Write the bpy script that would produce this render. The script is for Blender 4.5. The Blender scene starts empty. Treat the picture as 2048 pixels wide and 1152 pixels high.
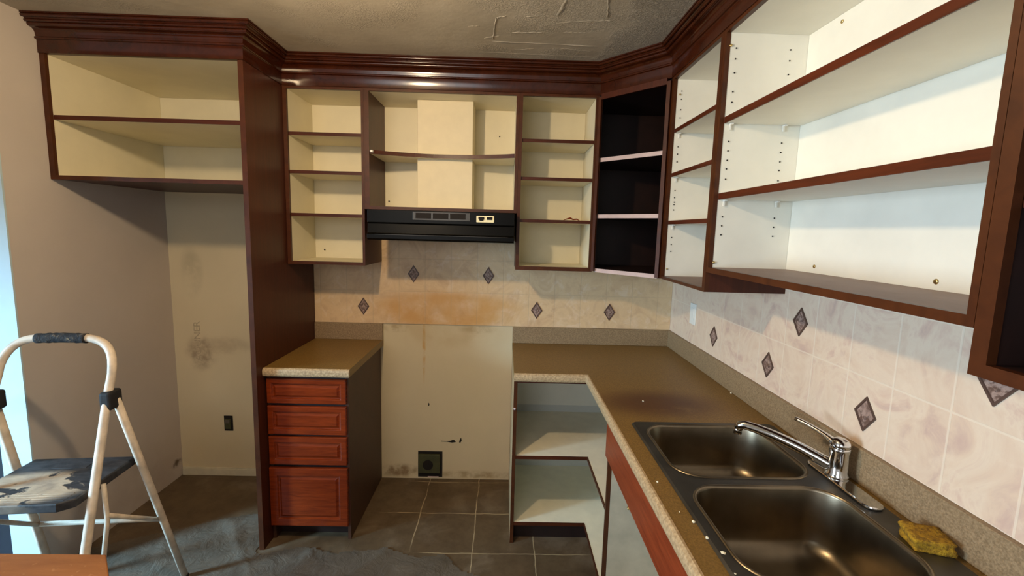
import bpy, bmesh, math, random
from mathutils import Vector, Matrix, noise
random.seed(7)
SC = bpy.context.scene
COL = SC.collection

# ------------------------------------------------------------ camera
def make_camera():
    yaw, pitch, roll, f = 0.0177, 0.125, 0.0271, 915.0
    F = Vector((math.sin(yaw)*math.cos(pitch), math.cos(yaw)*math.cos(pitch), -math.sin(pitch)))
    R = Vector((math.cos(yaw), -math.sin(yaw), 0)); U = R.cross(F)
    R2 = R*math.cos(roll) + U*math.sin(roll); U2 = -R*math.sin(roll) + U*math.cos(roll)
    cam = bpy.data.cameras.new('camera'); o = bpy.data.objects.new('camera', cam); COL.objects.link(o)
    m = Matrix((R2, U2, -F)).transposed().to_4x4(); m.translation = Vector((-1.0428, -2.7799, 1.5986))
    o.matrix_world = m
    cam.sensor_width = 36; cam.lens = f*36/2048; cam.clip_start = .02
    SC.camera = o
make_camera()

# ------------------------------------------------------------ light and exposure
w = bpy.data.worlds.new('world'); SC.world = w; w.use_nodes = True
w.node_tree.nodes['Background'].inputs[0].default_value = (1, .93, .84, 1)
w.node_tree.nodes['Background'].inputs[1].default_value = 0.36
def area(name, loc, target, sx, sy, power, color):
    l = bpy.data.lights.new(name, 'AREA'); l.shape = 'RECTANGLE'; l.size = sx; l.size_y = sy
    l.energy = power; l.color = color
    o = bpy.data.objects.new(name, l); COL.objects.link(o); o.location = loc
    o.rotation_euler = (Vector(target)-Vector(loc)).to_track_quat('-Z', 'Y').to_euler()
    return o
# daylight through the side window, left of and level with the camera
area('window_daylight', (-5.0, -2.45, 1.35), (-2.75, -.85, .15), .45, .8, 32, (.42, .74, 1))
SIDE = bpy.data.lights['window_daylight']; SIDE.spread = math.radians(58)
# added wide cool fill for the right wall, its opening is made up
area('right_wall_cool_fill', (-4.7, -3.2, 1.35), (0, -2.0, 1.35), 1.0, 1.6, 27, (.62, .82, 1)).data.spread = math.radians(66)
# added cool fill from behind the camera, no window known there
area('rear_cool_fill', (-2.2, -5.2, 1.9), (-.6, -.8, 1.3), 1.6, 1.3, 26, (.84, .92, 1))
SC.view_settings.view_transform = 'Standard'
SC.view_settings.look = 'None'
SC.view_settings.gamma = 1
SC.view_settings.use_curve_mapping = False
SC.view_settings.exposure = 0.0
BULB_STRENGTH = 1000
BULB = (-1.70, -1.68, 2.22)

# ------------------------------------------------------------ materials
def s2l(c):
    return tuple((x/255/12.92) if x/255 <= .04045 else ((x/255+.055)/1.055)**2.4 for x in c) + (1,)
class N:
    """small wrapper to write node trees briefly"""
    def __init__(s, name):
        s.m = bpy.data.materials.new(name); s.m.use_nodes = True; s.t = s.m.node_tree
        s.b = s.t.nodes['Principled BSDF']; s.tc = None
    def new(s, t, **k):
        n = s.t.nodes.new(t)
        for a, v in k.items():
            if a.startswith('_'): setattr(n, a[1:], v)
        return n
    def link(s, a, b): s.t.links.new(a, b)
    def obj(s, scale=(1, 1, 1), loc=(0, 0, 0)):
        if not s.tc: s.tc = s.new('ShaderNodeTexCoord')
        mp = s.new('ShaderNodeMapping'); mp.inputs['Scale'].default_value = scale; mp.inputs['Location'].default_value = loc
        s.link(s.tc.outputs['Object'], mp.inputs[0]); return mp.outputs[0]
    def pos(s):
        g = s.new('ShaderNodeNewGeometry'); return g.outputs['Position']
    def noise(s, vec, scale=5, detail=4, rough=.55, dist=0):
        n = s.new('ShaderNodeTexNoise'); n.inputs['Scale'].default_value = scale; n.inputs['Detail'].default_value = detail
        n.inputs['Roughness'].default_value = rough; n.inputs['Distortion'].default_value = dist
        s.link(vec, n.inputs['Vector']); return n.outputs['Fac']
    def ramp(s, fac, stops):
        r = s.new('ShaderNodeValToRGB'); e = r.color_ramp.elements
        while len(e) < len(stops): e.new(.5)
        for i, (p, c) in enumerate(stops):
            e[i].position = p; e[i].color = c if len(c) == 4 else s2l(c)
        s.link(fac, r.inputs[0]); return r.outputs[0]
    def mix(s, fac, a, b, mode='MIX'):
        n = s.new('ShaderNodeMix', _data_type='RGBA', _blend_type=mode)
        for v, i in ((fac, 0), (a, 6), (b, 7)):
            if isinstance(v, (int, float)): n.inputs[i].default_value = v
            elif isinstance(v, tuple): n.inputs[i].default_value = v
            else: s.link(v, n.inputs[i])
        return n.outputs[2]
    def math(s, op, a, b=None, c=None, clamp=False):
        n = s.new('ShaderNodeMath', _operation=op); n.use_clamp = clamp
        for i, v in enumerate((a, b, c)):
            if v is None: continue
            if isinstance(v, (int, float)): n.inputs[i].default_value = v
            else: s.link(v, n.inputs[i])
        return n.outputs[0]
    def sep(s, vec):
        n = s.new('ShaderNodeSeparateXYZ'); s.link(vec, n.inputs[0]); return n.outputs
    def step(s, v, a, b):
        n = s.new('ShaderNodeMapRange'); n.interpolation_type = 'SMOOTHSTEP'
        s.link(v, n.inputs[0]); n.inputs[1].default_value = a; n.inputs[2].default_value = b; return n.outputs[0]
    def ellipse(s, p, cx, cy, rx, ry, axes=(0, 1), soft=.5):
        """1 inside a soft ellipse"""
        d = s.sep(p)
        a = s.math('DIVIDE', s.math('SUBTRACT', d[axes[0]], cx), rx); b = s.math('DIVIDE', s.math('SUBTRACT', d[axes[1]], cy), ry)
        r = s.math('SQRT', s.math('ADD', s.math('MULTIPLY', a, a), s.math('MULTIPLY', b, b)))
        return s.math('SUBTRACT', 1, s.step(r, 1-soft, 1+soft*.3))
    def bump(s, h, strength=.2, dist=.01):
        b = s.new('ShaderNodeBump'); b.inputs['Strength'].default_value = strength; b.inputs['Distance'].default_value = dist
        s.link(h, b.inputs['Height']); s.link(b.outputs[0], s.b.inputs['Normal'])
    def col(s, c):
        if isinstance(c, tuple): s.b.inputs['Base Color'].default_value = c
        else: s.link(c, s.b.inputs['Base Color'])
    def rough(s, r):
        if isinstance(r, (int, float)): s.b.inputs['Roughness'].default_value = r
        else: s.link(r, s.b.inputs['Roughness'])
    def metal(s, v): s.b.inputs['Metallic'].default_value = v
def plain(name, c, rough=.5, metal=0, var=.06, scale=14, bump=0):
    n = N(name); f = n.noise(n.obj(), scale, 4)
    a = s2l(tuple(max(0, x*(1-var)) for x in c)); b = s2l(tuple(min(255, x*(1+var)) for x in c))
    n.col(n.ramp(f, [(.3, a), (.7, b)])); n.rough(rough); n.metal(metal)
    if bump: n.bump(n.noise(n.obj(), scale*6, 3), bump, .002)
    return n.m
def wood(name, dark, light, grain=(3, 3, .35), rough=.35, scale=16):
    n = N(name); f = n.noise(n.obj(grain), scale, 6, .6, .6); g = n.noise(n.obj((1, 1, 1)), 2.5, 2)
    c = n.ramp(f, [(.28, dark), (.75, light)])
    n.col(n.mix(n.math('MULTIPLY', g, .35), c, s2l(dark))); n.rough(rough); n.bump(f, .05, .001)
    return n.m
M = {}
M['cream'] = plain('cream melamine', (226, 218, 190), .45, var=.02, scale=6)
M['white_lam'] = plain('white melamine', (232, 228, 214), .45, var=.02, scale=6)
M['sink_side'] = plain('stained off white melamine', (182, 172, 150), .5, var=.05)
M['shelf_lit'] = plain('lamplit cream melamine', (246, 238, 214), .5, var=.02)  # cream brightened, lamp light put into the corner shelf colour
M['grey_lam'] = plain('grey white melamine', (205, 205, 198), .45, var=.02, scale=6)
M['duct'] = plain('painted duct cover', (226, 213, 180), .6, var=.015)
M['wood_v'] = wood('mahogany veneer upright', (58, 25, 11), (88, 39, 17), (4, 4, .3), .38)
M['wood_x'] = wood('mahogany veneer lengthwise', (58, 25, 11), (88, 39, 17), (.3, 4, 4), .38)
M['wood_y'] = wood('mahogany veneer across', (62, 26, 12), (98, 42, 19), (4, .3, 4), .34)
M['edge'] = wood('mahogany edge banding', (60, 28, 11), (86, 44, 18), (1, 1, 1), .4)
M['panel'] = wood('dark mahogany side panel', (62, 28, 17), (84, 40, 23), (4, 4, .25), .42)
M['crown'] = wood('polished mahogany moulding', (46, 18, 7), (74, 31, 12), (1, 1, 1), .16)
M['cherry'] = wood('cherry drawer wood', (100, 34, 9), (150, 58, 18), (.5, 5, 5), .24)
for k_ in ('wood_v', 'wood_x', 'wood_y', 'edge', 'panel', ): M[k_].node_tree.nodes['Principled BSDF'].inputs['Specular IOR Level'].default_value = .3
M['apron'] = wood('red cherry apron wood', (106, 38, 16), (158, 70, 34), (6, .5, 6), .35)
M['darkbrown'] = plain('very dark brown laminate', (36, 18, 13), .45, var=.15)
M['sidebrown'] = plain('dark brown laminate side', (70, 40, 24), .5, var=.08)
M['floorlam'] = wood('dusty brown cabinet floor', (112, 84, 72), (136, 108, 94), (1, 1, 1), .5, 7)
M['pale_edge'] = plain('pale bare shelf edge', (196, 172, 166), .6, var=.05)
M['black'] = plain('black enamel', (10, 9, 7), .3, var=.1)
M['black'].node_tree.nodes['Principled BSDF'].inputs['Specular IOR Level'].default_value = .1
M['vent'] = plain('glossy dark vent trim', (58, 52, 44), .25, .6)
M['matte_black'] = plain('black rubber', (30, 30, 32), .75, var=.2, bump=.3)
M['hole'] = plain('dark hole', (22, 15, 10), .9)
M['pin'] = plain('clear plastic shelf pin', (235, 232, 222), .3)
M['plate'] = plain('white plastic plate', (236, 236, 228), .35, var=.01)
M['labelplate'] = plain('ivory switch plate', (248, 236, 190), .4, var=.01)
M['chrome'] = plain('chrome', (222, 222, 222), .1, 1, var=.02)
M['tube'] = plain('white painted tube', (214, 200, 182), .38, var=.1, scale=20)
M['green'] = plain('green plastic box', (62, 62, 34), .6, var=.2)
M['brass'] = plain('brass screw', (190, 165, 110), .3, 1)
M['navy'] = plain('unlit room navy', (14, 18, 30), .6, var=.2)
M['white_trim'] = plain('white painted wood', (205, 196, 172), .5, var=.04)
M['jamb'] = plain('white jamb with daylight tint', (188, 208, 216), .5, var=.01)  # white wall end, bluish daylight put into its colour
M['letter'] = plain('faded print', (176, 160, 134), .8, var=.1, scale=60)
M['chip'] = plain('white plaster crumb', (248, 240, 212), .8, var=.02)

# steel with brushed roughness
n = N('brushed stainless steel'); f = n.noise(n.obj((1, 1, 1)), 9, 4); n.col(n.ramp(f, [(.3, (126, 114, 96)), (.7, (150, 138, 118))])); n.metal(1)
n.rough(n.math('ADD', n.math('MULTIPLY', f, .14), .26)); n.b.inputs['Anisotropic'].default_value = .4; M['steel'] = n.m
n = N('dull steel deck'); f = n.noise(n.obj((1, 1, 1)), 9, 4); n.col(n.ramp(f, [(.3, (84, 82, 78)), (.7, (104, 101, 96))])); n.metal(.9)
n.rough(n.math('ADD', n.math('MULTIPLY', f, .14), .34)); M['deck'] = n.m

# laminate worktop, speckled, with the reddish scorch next to the sink
n = N('speckled brown laminate worktop'); p = n.pos()
sp = n.noise(p, 260, 2); big = n.noise(p, 5, 4)
c = n.ramp(sp, [(.35, (112, 84, 38)), (.65, (146, 114, 58))])
c = n.mix(n.math('MULTIPLY', n.step(big, .45, .7), .35), c, s2l((126, 98, 48)))
wob = n.math('MULTIPLY', n.ellipse(p, -.40, -.98, .30, .17, (0, 1), .7), n.step(n.noise(p, 7, 4), .25, .5))
c = n.mix(n.math('MULTIPLY', wob, .8), c, s2l((78, 34, 12)))
n.col(c); n.rough(.42); M['counter'] = n.m
n = N('pale laminate edge'); p = n.pos(); n.col(n.ramp(n.noise(p, 120, 3), [(.35, (158, 132, 98)), (.65, (196, 170, 132))])); n.rough(.5); M['nosing'] = n.m  # edge strip paler than the worktop surface
n = N('speckled laminate upstand'); p = n.pos(); n.col(n.ramp(n.noise(p, 200, 3), [(.35, (126, 104, 76)), (.65, (156, 132, 100))])); n.rough(.5); M['upstand'] = n.m

# glazed wall tiles: axis = horizontal axis of the wall
def tile_mat(name, axis, phase, stain):
    n = N(name); p = n.pos(); d = n.sep(p)
    def line(v, ph, step, wd):
        a = n.math('DIVIDE', n.math('SUBTRACT', v, ph), step)
        fr = n.math('ABSOLUTE', n.math('SUBTRACT', n.math('FRACT', n.math('ADD', a, .5)), .5))
        return n.math('SUBTRACT', 1, n.step(fr, wd/step*.5, wd/step*1.1))
    g = n.math('MAXIMUM', line(d[axis], phase, .1587, .0032), line(d[2], 1.212, .2, .0032))
    a = n.noise(p, 6, 6, .62, 1.2); b = n.noise(p, 14, 5, .6, .8)
    c = n.ramp(a, [(.32, (204, 170, 132)), (.5, (222, 192, 150)), (.68, (208, 176, 138))]) if stain else n.ramp(a, [(.30, (206, 176, 160)), (.42, (222, 196, 172)), (.52, (228, 206, 182)), (.62, (216, 186, 166)), (.72, (198, 170, 158))])
    c = n.mix(n.math('MULTIPLY', n.step(b, .5, .68), .4), c, s2l((234, 214, 190)))
    if stain:
        m = n.math('MULTIPLY', n.ellipse(p, -1.38, 1.10, .50, .13, (0, 2), .4), n.step(n.noise(p, 6, 6), .2, .62))
        c = n.mix(n.math('MULTIPLY', m, .75), c, s2l((205, 150, 72)))
    c = n.mix(n.math('MULTIPLY', g, .28 if stain else .6), c, s2l((236, 220, 198)) if not stain else s2l((188, 164, 136)))
    n.col(c); n.rough(.42)
    n.bump(n.math('SUBTRACT', n.math('MULTIPLY', b, .15), g), .25, .002); return n.m
M['tile_r'] = tile_mat('marbled pink beige wall tile', 1, -1.628, False)
M['tile_b'] = tile_mat('marbled beige wall tile with grease stain', 0, -1.364, True)
n = N('carved accent tile'); o = n.obj((1, 1, 1)); a = n.noise(o, 55, 3, .6, 1.5)
n.col(n.ramp(a, [(.4, (104, 80, 70)), (.6, (168, 142, 130))])); n.rough(.4); n.bump(a, .6, .004); M['accent'] = n.m
M['accent_rim'] = plain('accent tile rim', (86, 64, 55), .45)

# painted plaster walls
def wall_mat(name, base, stains=()):
    n = N(name); p = n.pos(); f = n.noise(p, 3, 4)
    c = n.ramp(f, [(.3, tuple(x*.965 for x in base)), (.7, base)])
    for (cx, cz, rx, rz, axes, colr, amt, ns) in stains:
        m = n.math('MULTIPLY', n.ellipse(p, cx, cz, rx, rz, axes, .6), n.step(n.noise(p, ns, 4), .3, .65))
        c = n.mix(n.math('MULTIPLY', m, amt), c, s2l(colr))
    n.col(c); n.rough(.7); n.bump(n.noise(p, 90, 3), .12, .002); return n.m
X2 = (0, 2)
M['wall_b'] = wall_mat('off white plaster with scuffs', (214, 198, 164), [
    (-2.90, .80, .10, .12, X2, (134, 112, 92), .75, 14), (-2.93, 1.30, .07, .16, X2, (150, 138, 110), .45, 9),
    (-2.75, .85, .18, .06, X2, (160, 140, 115), .5, 10), (-1.53, .86, .012, .22, X2, (196, 140, 52), .7, 20),
    (-1.70, .985, .10, .03, X2, (150, 120, 76), .6, 22), (-1.2, .985, .12, .03, X2, (150, 120, 76), .5, 22),
    (-1.68, .05, .14, .05, X2, (120, 86, 44), .8, 16), (-1.2, .03, .3, .03, X2, (140, 108, 62), .6, 16),
    (-1.36, .97, .4, .12, X2, (178, 150, 104), .4, 6)])
M['wall_l'] = wall_mat('taupe painted wall', (202, 192, 184), [(-.05, .10, .05, .03, (1, 2), (60, 40, 24), .9, 30), (-.5, .1, .7, .35, (1, 2), (150, 128, 108), .3, 4)])
M['wall_r'] = wall_mat('plain painted wall', (205, 192, 168))

# ceiling: smooth skim to the left, stipple texture to the right
n = N('textured ceiling plaster'); p = n.pos(); d = n.sep(p)
edge = n.math('ADD', d[0], n.math('MULTIPLY', n.noise(p, 5, 3), .25))
msk = n.math('MAXIMUM', n.step(edge, -.50, -.42), n.math('MULTIPLY', n.step(n.noise(p, 2.2, 2), .52, .62), .25))
st = n.noise(p, 62, 5, .62, 1.6); st2 = n.noise(p, 16, 4)
hh = n.math('ADD', n.math('MULTIPLY', n.math('MULTIPLY', n.step(st, .4, .62), msk), 1.0), n.math('MULTIPLY', st2, .22))
n.col(n.ramp(n.noise(p, 4, 4), [(.3, (172, 162, 144)), (.7, (196, 186, 168))])); n.rough(.55); n.bump(hh, .75, .012); M['ceiling'] = n.m
n = N('skim plaster smear'); p = n.pos(); n.col(n.ramp(n.noise(p, 30, 4), [(.3, (182, 173, 156)), (.7, (200, 190, 172))])); n.rough(.35)
n.bump(n.noise(p, 40, 3), .4, .005); M['plaster'] = n.m

# dark floor tiles with chalky joints, dusty
n = N('dusty dark floor tile'); p = n.pos(); d = n.sep(p)
def fl(v, ph, step, wd):
    a = n.math('DIVIDE', n.math('SUBTRACT', v, ph), step)
    fr = n.math('ABSOLUTE', n.math('SUBTRACT', n.math('FRACT', n.math('ADD', a, .5)), .5))
    return n.math('SUBTRACT', 1, n.step(fr, wd/step*.4, wd/step))
wb = n.math('MULTIPLY', n.math('SUBTRACT', n.noise(p, 8, 3), .5), .018)
g = n.math('MAXIMUM', fl(n.math('ADD', d[0], wb), -1.17, .312, .0036), fl(n.math('ADD', d[1], wb), -.685, .322, .0036))
vis = n.math('MULTIPLY', n.step(n.noise(p, 3.2, 3), .40, .52), n.step(d[0], -1.75, -1.6))
dust = n.noise(p, 4.5, 6, .65, .5)
c = n.ramp(n.noise(p, 9, 6, .7), [(.3, (78, 62, 44)), (.7, (106, 88, 66))])
c = n.mix(n.math('MULTIPLY', n.step(dust, .5, .7), .35), c, s2l((138, 124, 108)))
c = n.mix(n.math('MULTIPLY', n.math('MULTIPLY', g, vis), .8), c, s2l((186, 168, 134)))
n.col(c); n.rough(.5); n.bump(n.math('ADD', g, dust), .15, .002); M['floor'] = n.m
n = N('dusty grey floor sheet'); p = n.pos(); a = n.noise(p, 5, 6, .65, .8)
n.col(n.ramp(a, [(.3, (80, 72, 62)), (.7, (106, 96, 84))])); n.rough(.5); n.bump(n.noise(p, 11, 5, .6, 1.5), .5, .015); M['sheet'] = n.m
# step platform: black rubber with dried plaster spread over it
n = N('black platform with dried plaster'); o = n.obj((.7, 1.6, 1)); a = n.noise(o, 7, 7, .6, .6)
sel = n.math('MULTIPLY', n.step(a, .455, .49), n.ellipse(n.obj(), -.05, -.085, .24, .12, (0, 1), .3))
n.col(n.mix(sel, n.ramp(n.noise(o, 40, 3), [(.3, (30, 30, 33)), (.7, (62, 60, 62))]), n.ramp(a, [(.42, (212, 190, 162)), (.7, (140, 124, 108))])))
n.rough(.6); n.bump(n.math('ADD', sel, n.noise(o, 60, 3)), .3, .003); M['platform'] = n.m
n = N('torn black foam'); o = n.obj((1, 1, 1)); a = n.noise(o, 45, 5, .7)
n.col(n.ramp(a, [(.45, (26, 28, 34)), (.62, (56, 52, 50)), (.72, (176, 156, 124))])); n.rough(.85); n.bump(a, 1, .01); M['foam'] = n.m
n = N('orange brown tabletop'); o = n.obj((.5, 3, 1)); a = n.noise(o, 9, 6, .6, .5); b = n.noise(n.obj(), 60, 2)
n.col(n.mix(n.math('MULTIPLY', n.step(b, .62, .75), .4), n.ramp(a, [(.3, (140, 84, 40)), (.7, (168, 108, 58))]), s2l((200, 150, 100)))); n.rough(.5); M['table'] = n.m
n = N('yellow sponge'); a = n.noise(n.obj(), 90, 4, .7); n.col(n.ramp(a, [(.35, (120, 84, 12)), (.6, (186, 142, 26))])); n.rough(.9); n.bump(a, 1, .006); M['sponge'] = n.m
n = N('lit bulb glass'); e = n.b; e.inputs['Emission Color'].default_value = (1, .74, .44, 1); e.inputs['Emission Strength'].default_value = BULB_STRENGTH; M['bulb'] = n.m

# ------------------------------------------------------------ mesh helpers
ORG = {}
def empty(name, label, cat, loc, group=None, rz=0):
    o = bpy.data.objects.new(name, None); COL.objects.link(o); o.location = loc; o.rotation_euler = (0, 0, rz)
    o.empty_display_size = .05
    tag(o, label, cat, group); ORG[o.name] = Vector(loc) if not rz else Vector((0, 0, 0)); return o
def tag(o, label=None, cat=None, group=None, kind=None):
    if label: o['label'] = label
    if cat: o['category'] = cat
    if group: o['group'] = group
    if kind: o['kind'] = kind
    return o
def mk(name, bm, mats, parent=None, bevel=0, smooth=False, seg=2):
    me = bpy.data.meshes.new(name)
    if not isinstance(mats, (list, tuple)): mats = [mats]
    if parent is None:
        xs = [v.co.x for v in bm.verts]; ys = [v.co.y for v in bm.verts]; zs = [v.co.z for v in bm.verts]
        L = Vector(((min(xs)+max(xs))/2, (min(ys)+max(ys))/2, min(zs)))
    else: L = ORG[parent.name]
    for v in bm.verts: v.co -= L
    bmesh.ops.recalc_face_normals(bm, faces=bm.faces)
    bm.to_mesh(me); bm.free()
    for m in mats: me.materials.append(M[m] if isinstance(m, str) else m)
    if smooth:
        for f in me.polygons: f.use_smooth = True
    o = bpy.data.objects.new(name, me); COL.objects.link(o)
    if parent is None: o.location = L; ORG[o.name] = L
    else: o.parent = parent; ORG[o.name] = L
    if parent is not None and parent.type == 'MESH': pass
    if parent is not None: 
        if parent.type == 'MESH' and parent.parent is None: o.location = (0, 0, 0)
    if bevel:
        b = o.modifiers.new('bevel', 'BEVEL'); b.width = bevel; b.segments = seg; b.limit_method = 'ANGLE'; b.angle_limit = math.radians(40)
    return o
def box(bm, a, b, mi=0, faces=None):
    x0, y0, z0 = a; x1, y1, z1 = b
    vs = [bm.verts.new(c) for c in ((x0, y0, z0), (x1, y0, z0), (x1, y1, z0), (x0, y1, z0), (x0, y0, z1), (x1, y0, z1), (x1, y1, z1), (x0, y1, z1))]
    F = {'-z': (0, 3, 2, 1), '+z': (4, 5, 6, 7), '-y': (0, 1, 5, 4), '+x': (1, 2, 6, 5), '+y': (2, 3, 7, 6), '-x': (3, 0, 4, 7)}
    for k, idx in F.items():
        f = bm.faces.new([vs[i] for i in idx]); f.material_index = (faces or {}).get(k, mi)
def BX(a, b, mi=0, faces=None):
    bm = bmesh.new(); box(bm, a, b, mi, faces); return bm
def prism(bm, pts, z0, z1, mi=0, top=None, side=None):
    A = [bm.verts.new((x, y, z0)) for x, y in pts]; B = [bm.verts.new((x, y, z1)) for x, y in pts]
    bm.faces.new(A[::-1]).material_index = mi; bm.faces.new(B).material_index = mi if top is None else top
    for i in range(len(pts)):
        j = (i+1) % len(pts); bm.faces.new((A[i], A[j], B[j], B[i])).material_index = mi if side is None else side
def tube(bm, pts, r, n=12, cap=True, mi=0, flat=1.0):
    """sweep a circle along points; r may be a list"""
    pts = [Vector(p) for p in pts]; rs = r if isinstance(r, (list, tuple)) else [r]*len(pts)
    prev = None; up = None
    for i, p in enumerate(pts):
        t = (pts[min(i+1, len(pts)-1)]-pts[max(i-1, 0)]).normalized()
        if up is None:
            up = Vector((0, 0, 1)) if abs(t.z) < .9 else Vector((0, 1, 0))
        s = t.cross(up).normalized(); up = s.cross(t).normalized()
        ring = [bm.verts.new(p + rs[i]*(math.cos(2*math.pi*k/n)*s + flat*math.sin(2*math.pi*k/n)*up)) for k in range(n)]
        if prev:
            for k in range(n): bm.faces.new((prev[k], prev[(k+1) % n], ring[(k+1) % n], ring[k])).material_index = mi
        elif cap: bm.faces.new(ring[::-1]).material_index = mi
        prev = ring
    if cap: bm.faces.new(prev).material_index = mi
def lathe(bm, c, prof, n=24, axis=Vector((0, 0, 1)), mi=0):
    """prof: list of (radius, height) along axis from c"""
    q = Vector((0, 0, 1)).rotation_difference(axis.normalized()); prev = None; c = Vector(c)
    for r, h in prof:
        ring = [bm.verts.new(c + q @ Vector((r*math.cos(2*math.pi*k/n), r*math.sin(2*math.pi*k/n), h))) for k in range(n)]
        if prev:
            for k in range(n): bm.faces.new((prev[k], prev[(k+1) % n], ring[(k+1) % n], ring[k])).material_index = mi
        else: bm.faces.new(ring[::-1]).material_index = mi
        prev = ring
    bm.faces.new(prev).material_index = mi
def bez(p0, p1, p2, p3, n=12):
    r = []
    for i in range(n+1):
        t = i/n; r.append(Vector(p0)*(1-t)**3+Vector(p1)*3*t*(1-t)**2+Vector(p2)*3*t*t*(1-t)+Vector(p3)*t**3)
    return r
def struct(name, bm, mats, **k): return tag(mk(name, bm, mats, **k), kind='structure')

# ------------------------------------------------------------ room shell
ZC = 2.44
struct('floor', BX((-5.2, -5, -.05), (.12, .12, 0)), 'floor')
struct('ceiling', BX((-5.2, -5, ZC), (.12, .12, ZC+.06)), 'ceiling')
struct('wall_back', BX((-3.18, 0, 0), (.12, .12, ZC)), 'wall_b')
struct('wall_right', BX((0, -5, 0), (.12, 0, ZC)), 'wall_r')
bm = BX((-3.185, -.878, 0), (-3.06, 0, ZC)); struct('wall_left', bm, 'wall_l')
struct('lit_wall_end_1', BX((-3.186, -.886, 0), (-3.059, -.8785, ZC)), 'jamb')  # separate end piece of the left wall, coloured as daylit
struct('dark_slab_1', BX((-4.6, -.80, 0), (-3.19, -.75, 2.43)), 'navy')  # dark slab added in place of the unlit room beyond
# low white baseboard along the alcove
bm = bmesh.new(); box(bm, (-3.055, -.012, 0), (-2.217, -.0005, .045)); box(bm, (-3.055, -.009, .045), (-2.217, -.0005, .052))
struct('baseboard_back', bm, 'white_trim', bevel=.002)

# plaster ridges left on the ceiling by the patch
def ridge(bm, pts, w0=.006, h=.005):
    prev = None
    for i, p in enumerate(pts):
        t = (Vector(pts[min(i+1, len(pts)-1)])-Vector(pts[max(i-1, 0)])); t = Vector((t[0], t[1])).normalized(); nn = Vector((-t.y, t.x))
        e = 0.15 if i in (0, len(pts)-1) else random.uniform(.6, 1.2)
        cur = [bm.verts.new((p[0]+nn.x*w0*.55*k*e, p[1]+nn.y*w0*.55*k*e, ZC+.0005-(h*.55*e if k == 0 else 0))) for k in (-1, 0, 1)]
        if prev:
            bm.faces.new((prev[0], cur[0], cur[1], prev[1])); bm.faces.new((prev[1], cur[1], cur[2], prev[2]))
        prev = cur
def wig(a, b, n=14, amp=.004):
    return [(a[0]+(b[0]-a[0])*i/n+random.uniform(-amp, amp)*.5, a[1]+(b[1]-a[1])*i/n+random.uniform(-amp, amp)) for i in range(n+1)]
bm = bmesh.new()
for a, b, w0, h in (((-1.10, -.83), (-1.12, -.62), .008, .007), ((-1.10, -.83), (-1.06, -.85), .008, .006), ((-.98, -.85), (-.93, -.86), .007, .005),
                    ((-.73, -.83), (-.64, -.84), .006, .005), ((-1.04, -.70), (-.90, -.71), .006, .005), ((-.82, -.72), (-.72, -.72), .006, .004),
                    ((-1.13, -.60), (-.62, -.585), .006, .006), ((-1.16, -.63), (-1.09, -.66), .006, .005), ((-1.02, -.51), (-.93, -.53), .007, .004),
                    ((-.84, -.55), (-.66, -.52), .006, .004), ((-.70, -1.05), (-.66, -.86), .007, .006), ((-.86, -.80), (-.70, -.84), .012, .005),
                    ((-.84, -1.0), (-.86, -.86), .014, .006), ((-1.20, -.47), (-.62, -.455), .006, .004), ((-1.22, -.74), (-1.17, -.75), .01, .004)):
    ridge(bm, wig(a, b), w0, h)
o = mk('plaster_patch', bm, 'plaster', smooth=True); tag(o, 'ridges of dried skim plaster on the ceiling above the range hood run', 'plaster patch')

# tiled splashbacks
bm = bmesh.new(); box(bm, (-2.193, -.008, 1.012), (-.009, -.0003, 1.52)); bx = mk('tile_backsplash', bm, 'tile_b')
tag(bx, 'beige tiles on the back wall with an orange grease stain', 'tiles')
bm = bmesh.new(); box(bm, (-.008, -3.2, 1.012), (-.0003, -.0003, 1.62)); rx = mk('tile_backsplash', bm, 'tile_r')
tag(rx, 'marbled pink beige tiles on the right wall above the sink', 'tiles')
def diamond(parent, axis, u, z, hw=.04, hh=.053):
    bm = bmesh.new()
    def P(a, b, d): return (-.008-d, u+a, z+b) if axis == 1 else (u+a, -.008-d, z+b)
    def ring(k, d): return [bm.verts.new(P(*q, d)) for q in ((hw*k, 0), (0, hh*k), (-hw*k, 0), (0, -hh*k))]
    rs = [ring(1, -.0005), ring(1, .004), ring(.84, .004), ring(.80, .0015), ring(.42, .0015), ring(.34, .0045)]
    for i in range(len(rs)-1):
        for k in range(4):
            f = bm.faces.new((rs[i][k], rs[i][(k+1) % 4], rs[i+1][(k+1) % 4], rs[i+1][k])); f.material_index = 1 if i < 3 else 0
    bm.faces.new(rs[-1]); mk('accent_tile', bm, ['accent', 'accent_rim'], parent)
for x, z in ((-1.897, 1.116), (-1.592, 1.322), (-1.139, 1.322), (-.839, 1.116), (-.39, 1.115)): diamond(bx, 0, x, z, .035)
for y, z in ((-.598, 1.11), (-1.065, 1.107), (-1.231, 1.31), (-1.551, 1.109), (-1.873, 1.31)): diamond(rx, 1, y, z, .039, .051)

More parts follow.
